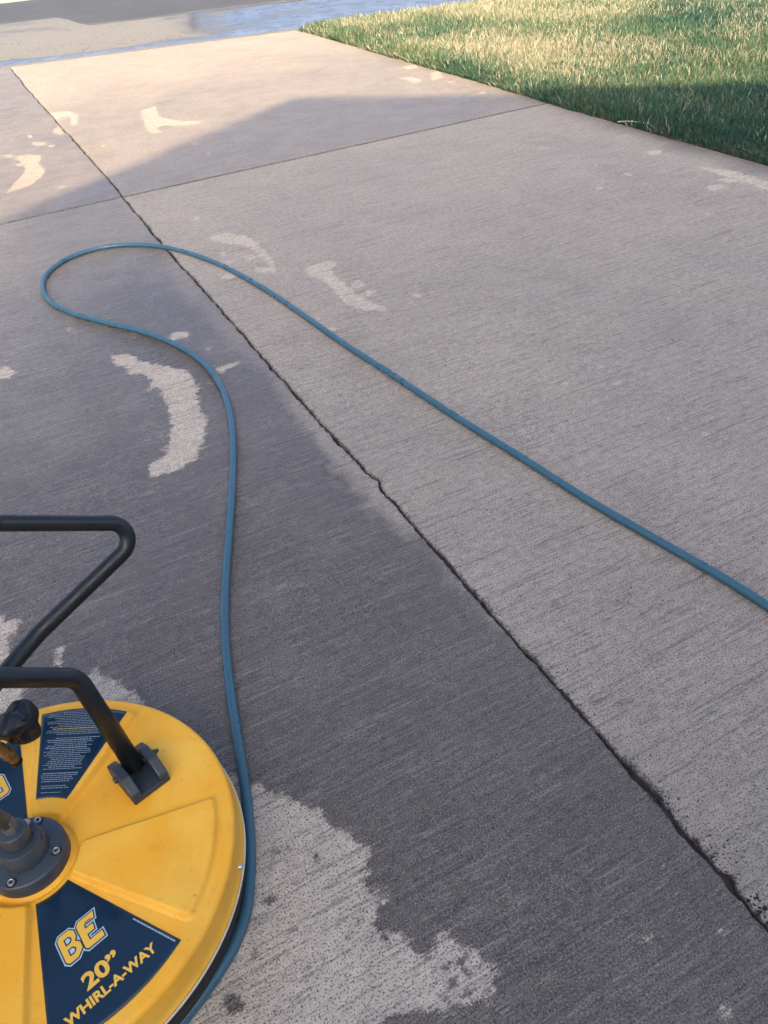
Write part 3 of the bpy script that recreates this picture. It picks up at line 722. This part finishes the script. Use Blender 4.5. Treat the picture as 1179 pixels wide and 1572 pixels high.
def info_label(cen):
    z = .0099
    P = np.zeros((30, 24, 3))
    for i in range(30):
        t = i/29*2-1
        for j in range(24):
            r = .0865+j/23*(.2495-.0865); a = t*(math.radians(17.0)-.0022/r*1.5)
            P[i, j] = (r*math.cos(cen+a), r*math.sin(cen+a), z if r < .2445 else z-.0045*((r-.2445)/.005)**2*.25)
    P[:, :, 2] = z; P[:, -3:, :2] *= 1
    P = P[:, :-1]                                          # stop short of the panel's rounded edge
    o = gridmesh('label_sticker', P, NAVY); s_ = o.modifiers.new('thickness', 'SOLIDIFY'); s_.thickness = .0004; s_.offset = 0
    deckpart(o)
    r_ = random.Random(9); bmW = bmesh.new(); bmG = bmesh.new()
    # rows of print read across the sticker, towards the rim
    v = .094; row = 0
    # the rows run square to a line a little off the panel's middle
    rowdir = cen+math.radians(1); c2, s2 = math.cos(rowdir), math.sin(rowdir)
    while v < .246:
        kind = r_.random()
        if kind < .12: v += .0040; continue
        bold = kind > .86; hgt = .0008 if not bold else .0012
        bm = bmG if (bold and r_.random() < .5) else bmW
        u = -(v*.25)*r_.uniform(.55, 1); stop = (v*.25)*r_.uniform(.45, 1)
        while u < stop:
            w = r_.uniform(.0015, .006)
            for_c = [(u, v), (u+w, v), (u+w, v+hgt), (u, v+hgt)]
            # rotate rows
            pts = [(vv*c2+uu*s2, vv*s2-uu*c2) for uu, vv in for_c]
            ok = True
            for x, y in pts:
                r = math.hypot(x, y); a = abs((math.atan2(y, x)-cen+math.pi) % (2*math.pi)-math.pi)
                if r > .237 or r < .090 or a > math.radians(15.0)-.0035/r: ok = False
            if ok: bm.faces.new([bm.verts.new((x, y, z+.0005)) for x, y in pts])
            u += w+r_.uniform(.0005, .0012)
        v += .0033 if not bold else .0038
    for bm, m in ((bmW, PRINT), (bmG, GOLD)):
        bmesh.ops.recalc_face_normals(bm, faces=bm.faces[:])
        me = bpy.data.meshes.new('fine_print'); bm.to_mesh(me); bm.free(); deckpart(link('fine_print', me, m, None, False), o)
info_label(A0+math.pi/4)

# hub
hub = deckpart(lathe('hub_flange', [(0, .024), (.0475, .024), (.0497, .0225), (.0510, .020), (.0512, .0), (0, .0)], HUBM, seg=96))
deckpart(lathe('bearing_housing', [(0, .052), (.0270, .052), (.0285, .0505), (.0300, .028), (.0312, .024), (0, .024)], HUBM, seg=96), None)
deckpart(lathe('swivel', [(0, .076), (.0155, .076), (.0175, .0745), (.0185, .072), (.0185, .054), (.0185, .052), (0, .052)], HUBM, seg=72))
deckpart(lathe('inlet_nut', [(0, .098), (.0085, .098), (.0098, .096), (.0098, .076), (0, .076)], CASTM, seg=6))
for k in range(4):
    a = math.radians(-30+90*k); x, y = .0425*math.cos(a), .0425*math.sin(a)
    M4 = Matrix.Translation((x, y, .024))
    b = deckpart(lathe('hub_bolt', [(.0026, -.0005), (.0026, .0034), (.0030, .0038), (.0042, .0036), (.0048, .0026), (.0048, -.0006)], STEEL, M4, seg=20))
    deckpart(lathe('bolt_socket', [(0, .0012), (.0027, .0012), (.0027, .0010), (0, .0010)], KNOBM, M4, seg=6), b)
    deckpart(lathe('washer', [(.0046, .0003), (.0066, .0003), (.0066, -.0005), (.0046, -.0005), (.0046, .0003)], KNOBM, M4, seg=24), b)
M4 = Matrix.Translation((.0225*math.cos(.95), .0225*math.sin(.95), .052))
deckpart(lathe('grease_nipple', [(0, .0075), (.0022, .0075), (.0036, .0058), (.0036, .0024), (.0052, .0022), (.0052, 0), (0, 0)], STEEL, M4, seg=16))

# brackets: a base, two cheeks and a pivot bolt
def bracket(cen):
    M4 = Matrix.Rotation(cen, 4, 'Z')@Matrix.Translation((.168, .004, 0))
    root = mesh('handle_bracket', [M4@Vector(v) for v in [(-.029, -.036, -.001), (.029, -.036, -.001), (.029, .036, -.001), (-.029, .036, -.001), (-.029, -.036, .009), (.029, -.036, .009), (.029, .036, .009), (-.029, .036, .009)]],
                [(3, 2, 1, 0), (4, 5, 6, 7), (0, 1, 5, 4), (1, 2, 6, 5), (2, 3, 7, 6), (3, 0, 4, 7)], PLASTIC, None, False)
    bevel_obj(root, .002); deckpart(root)
    prof = [(-.036, .0092), (-.0345, .018), (-.014, .036), (.014, .036), (.036, .022), (.036, .0092)]
    for s in (-1, 1):
        xa, xb = (.0150*s, .0292*s); xa, xb = min(xa, xb), max(xa, xb)
        v = [(xa, y, z) for y, z in prof]+[(xb, y, z) for y, z in prof]; n = len(prof)
        f = [tuple(range(n-1, -1, -1)), tuple(range(n, 2*n))]+[(i, (i+1) % n, n+(i+1) % n, n+i) for i in range(n)]
        o = mesh('cheek', [M4@Vector(q) for q in v], f, PLASTIC, None, False); bevel_obj(o, .0022, 2, 25); deckpart(o, root)
    MB = M4@Matrix.Translation((0, .004, .023))@Matrix.Rotation(math.pi/2, 4, 'Y')
    deckpart(lathe('pivot_bolt', [(0, -.034), (.0042, -.034), (.0048, -.033), (.0048, -.0285), (.003, -.028), (.003, .028), (.0048, .0285), (.0048, .033), (.0036, .034), (.0025, .038), (0, .038)], PLASTIC, MB, seg=12), root)
bracket(A0); bracket(A0+math.pi)

# bail: two legs rise from the brackets and close over the hub
av = np.array([math.cos(A0), math.sin(A0), 0])
def dw(x, y, z): return np.array(DM@Vector((x, y, z)))
tv = np.array([-math.sin(A0), math.cos(A0), 0])
foot = dw(*(Matrix.Rotation(A0, 4, 'Z')@Vector((.168, .008, .020))))
def ray(px, py):
    d = FW+RT*(px-589.5)/FPX-UP*(py-786)/FPX; return d
d = ray(118, 1040); o_ = np.array([0, 0, CAM_H]); s_ = ((foot-o_)@av-.004)/(d@av); knee = o_+d*s_
cdir = -av+np.array([0, 0, .96])
print('bail', foot.round(3), knee.round(3))
apex = knee+cdir*.150
mid = (foot+dw(*(Matrix.Rotation(A0+math.pi, 4, 'Z')@Vector((.168, -.008, .020)))))/2
def mirror(p):                                     # through the plane across the bail's middle
    q = p-mid; return mid+q-2*(q@av)*av
BR = .0133
pl = fillet([foot, knee, apex], .035, 12)
allp = np.vstack([pl, np.array([mirror(q) for q in pl[::-1]])])
bail = worldpart(tube('handle_bail', fillet(list(pl[[0]])+[knee, apex, mirror(apex), mirror(knee), mirror(foot)], .036, 12), BR, BLACK, None, 28))
# loop of bent tube that reaches forward over the ground
L2 = [along(x, y, D) for x, y, D in ((-300, 812, 1.22), (0, 803, 1.30), (150, 804, 1.335), (207, 806, 1.355), (188, 850, 1.355), (110, 925, 1.35), (40, 985, 1.345), (0, 1025, 1.34), (-120, 1180, 1.33))]
lp = fillet([L2[0], L2[1], along(236, 803, 1.36), along(60, 972, 1.345), L2[8]], .030, 16)
worldpart(tube('handle_loop', np.vstack([lp, [(mid+np.array([-.03, .10, .12]))]]), .0130, BLACK, None, 24))
# upright wand from the bail's top back to the operator
top = (apex+mirror(apex))/2
worldpart(tube('wand', fillet([dw(0, 0, .09), np.array(dw(0, 0, .20))+np.array([-.03, 0, 0]), top+np.array([-.10, -.06, .02]), top+np.array([-.30, -.35, .25])], .05, 8), .0095, CASTM, None, 18))
# valve with its star knob and a brass coupling, hanging by the inlet
vk = along(31, 1111, 1.06); vb = along(-14, 1128, 1.06)
ax = Vector(vk-vb).normalized()
def frame(o, zax, xh=(0, 0, 1)):
    z = Vector(zax).normalized(); x = Vector(xh)-z*z.dot(Vector(xh)); x.normalize(); y = z.cross(x); m = Matrix.Identity(4)
    for i in range(3): m[i][0] = x[i]; m[i][1] = y[i]; m[i][2] = z[i]; m[i][3] = o[i]
    return m
kd = Vector(RT*.88+UP*.20-FW*.42)
MK = frame(vk, kd, UP)@Matrix.Scale(1.14, 4)
lob = lambda a, z: 1+.16*math.cos(3*(a+.5))+.06*math.cos(6*a+1)
worldpart(lathe('star_knob', [(0, .0138), (.009, .0135), (.0105, .0120), (.0155, .0110), (.0200, .0085), (.0215, .0040), (.0215, -.010), (.0190, -.0140), (.010, -.0155), (.008, -.022), (0, -.022)], KNOBM, MK, seg=72, lobes=lob))
worldpart(tube('valve_body', [vk-np.array(kd)*.018, vk-np.array(kd)*.035, vk-np.array(kd)*.085], [.0085, .0125, .0135], CASTM, None, 24))
bs = along(2, 1148, 1.075); be = along(22, 1166, 1.09); bd = Vector(be-bs).normalized()
MBs = frame(be, bd)
brs = worldpart(lathe('brass_coupling', [(0, .003), (.0055, .003), (.0062, .001), (.0062, -.006), (.0050, -.0065), (.0050, -.0085), (.0080, -.0090), (.0080, -.0170), (.0055, -.0175), (.0050, -.034), (0, -.034)], BRASS, MBs, seg=24))
worldpart(lathe('coupling_ring', [(0, .0085), (.0052, .0085), (.0070, .0070), (.0072, .0030), (0, .0028)], KNOBM, MBs, seg=24), brs)

# ------------------------------------------------------------------ the house behind the photographer (its gable throws the shade)
SID = simple('painted_siding', (.55, .52, .47), .7, var=.06, scale=3)
ROOF = simple('roof_shingle', (.10, .09, .085), .9, var=.3, scale=20)
WHT = simple('white_trim', (.75, .75, .73), .55, var=.04, scale=6)
XA, HA, YF, SL = -.547, 5.266, -4.20, .420                 # ridge x, ridge height, front of the roof, roof slope
HWD = 3.65
house = tag(empty('house', (XA, -7, 0)), 'pale house with a gable roof that shades the near end of the driveway, with an added unseen main body', 'house')
HM = Matrix.Translation((-XA, 7, 0))
def hp_(o, parent=None): o.data.transform(HM); o.parent = parent or house; return o
wx = HWD-.35; ez = HA-SL*wx-.17
pent = [(XA-wx, 0), (XA+wx, 0), (XA+wx, ez), (XA, HA-.17), (XA-wx, ez)]
v = [(x, -4.52, z) for x, z in pent]+[(x, -7, z) for x, z in pent]
hp_(mesh('wall', v, [(0, 1, 2, 3, 4), (9, 8, 7, 6, 5)]+[(i, 5+i, 5+(i+1) % 5, (i+1) % 5) for i in range(5)], SID, None, False))
for s in (-1, 1):
    x0, z0 = XA, HA; x1, z1 = XA+s*HWD, HA-SL*HWD; t = .14
    v = [(x0, YF, z0), (x1, YF, z1), (x1, -7.5, z1), (x0, -7.5, z0), (x0, YF, z0-t), (x1, YF, z1-t), (x1, -7.5, z1-t), (x0, -7.5, z0-t)]
    hp_(mesh('roof', v, [(0, 1, 2, 3), (7, 6, 5, 4), (0, 4, 5, 1), (1, 5, 6, 2), (2, 6, 7, 3), (3, 7, 4, 0)], ROOF, None, False))
BX0, BX1 = -11.0, 9.5                                      # main body, unseen, added to block sun-side sky glow: eaves front and back, ridge across
hp_(mesh('wall', [(BX0, -6.1, 0), (BX1, -6.1, 0), (BX1, -12.0, 0), (BX0, -12.0, 0), (BX0, -6.1, 4.25), (BX1, -6.1, 4.25), (BX1, -12.0, 4.25), (BX0, -12.0, 4.25), (BX0, -9.05, 5.95), (BX1, -9.05, 5.95)],  # wall of the added unseen main body
    [(0, 4, 5, 1), (1, 5, 9, 6, 2), (2, 6, 7, 3), (3, 7, 8, 4, 0)], SID, None, False))
for ya, yb in ((-9.05, -5.7), (-9.05, -12.4)):
    v = [(BX0-.3, ya, 6.2), (BX1+.3, ya, 6.2), (BX1+.3, yb, 4.35), (BX0-.3, yb, 4.35)]; v += [(x, y, z-.14) for x, y, z in v]
    hp_(mesh('roof', v, [(0, 1, 2, 3), (7, 6, 5, 4), (0, 4, 5, 1), (1, 5, 6, 2), (2, 6, 7, 3), (3, 7, 4, 0)], ROOF, None, False))  # roof of the added unseen main body
gd = hp_(box('garage_door', (-.10, -4.50, 1.06), (4.88, .05, 2.12), WHT))
for r_ in range(4):
    for k in range(8):
        hp_(box('door_panel', (-.10-2.135+k*.61, -4.470, .27+r_*.53), (.50, .014, .40), WHT, None, 0, .004), gd)

for o in bpy.data.objects:
    if o.type == 'MESH': o.data.update()
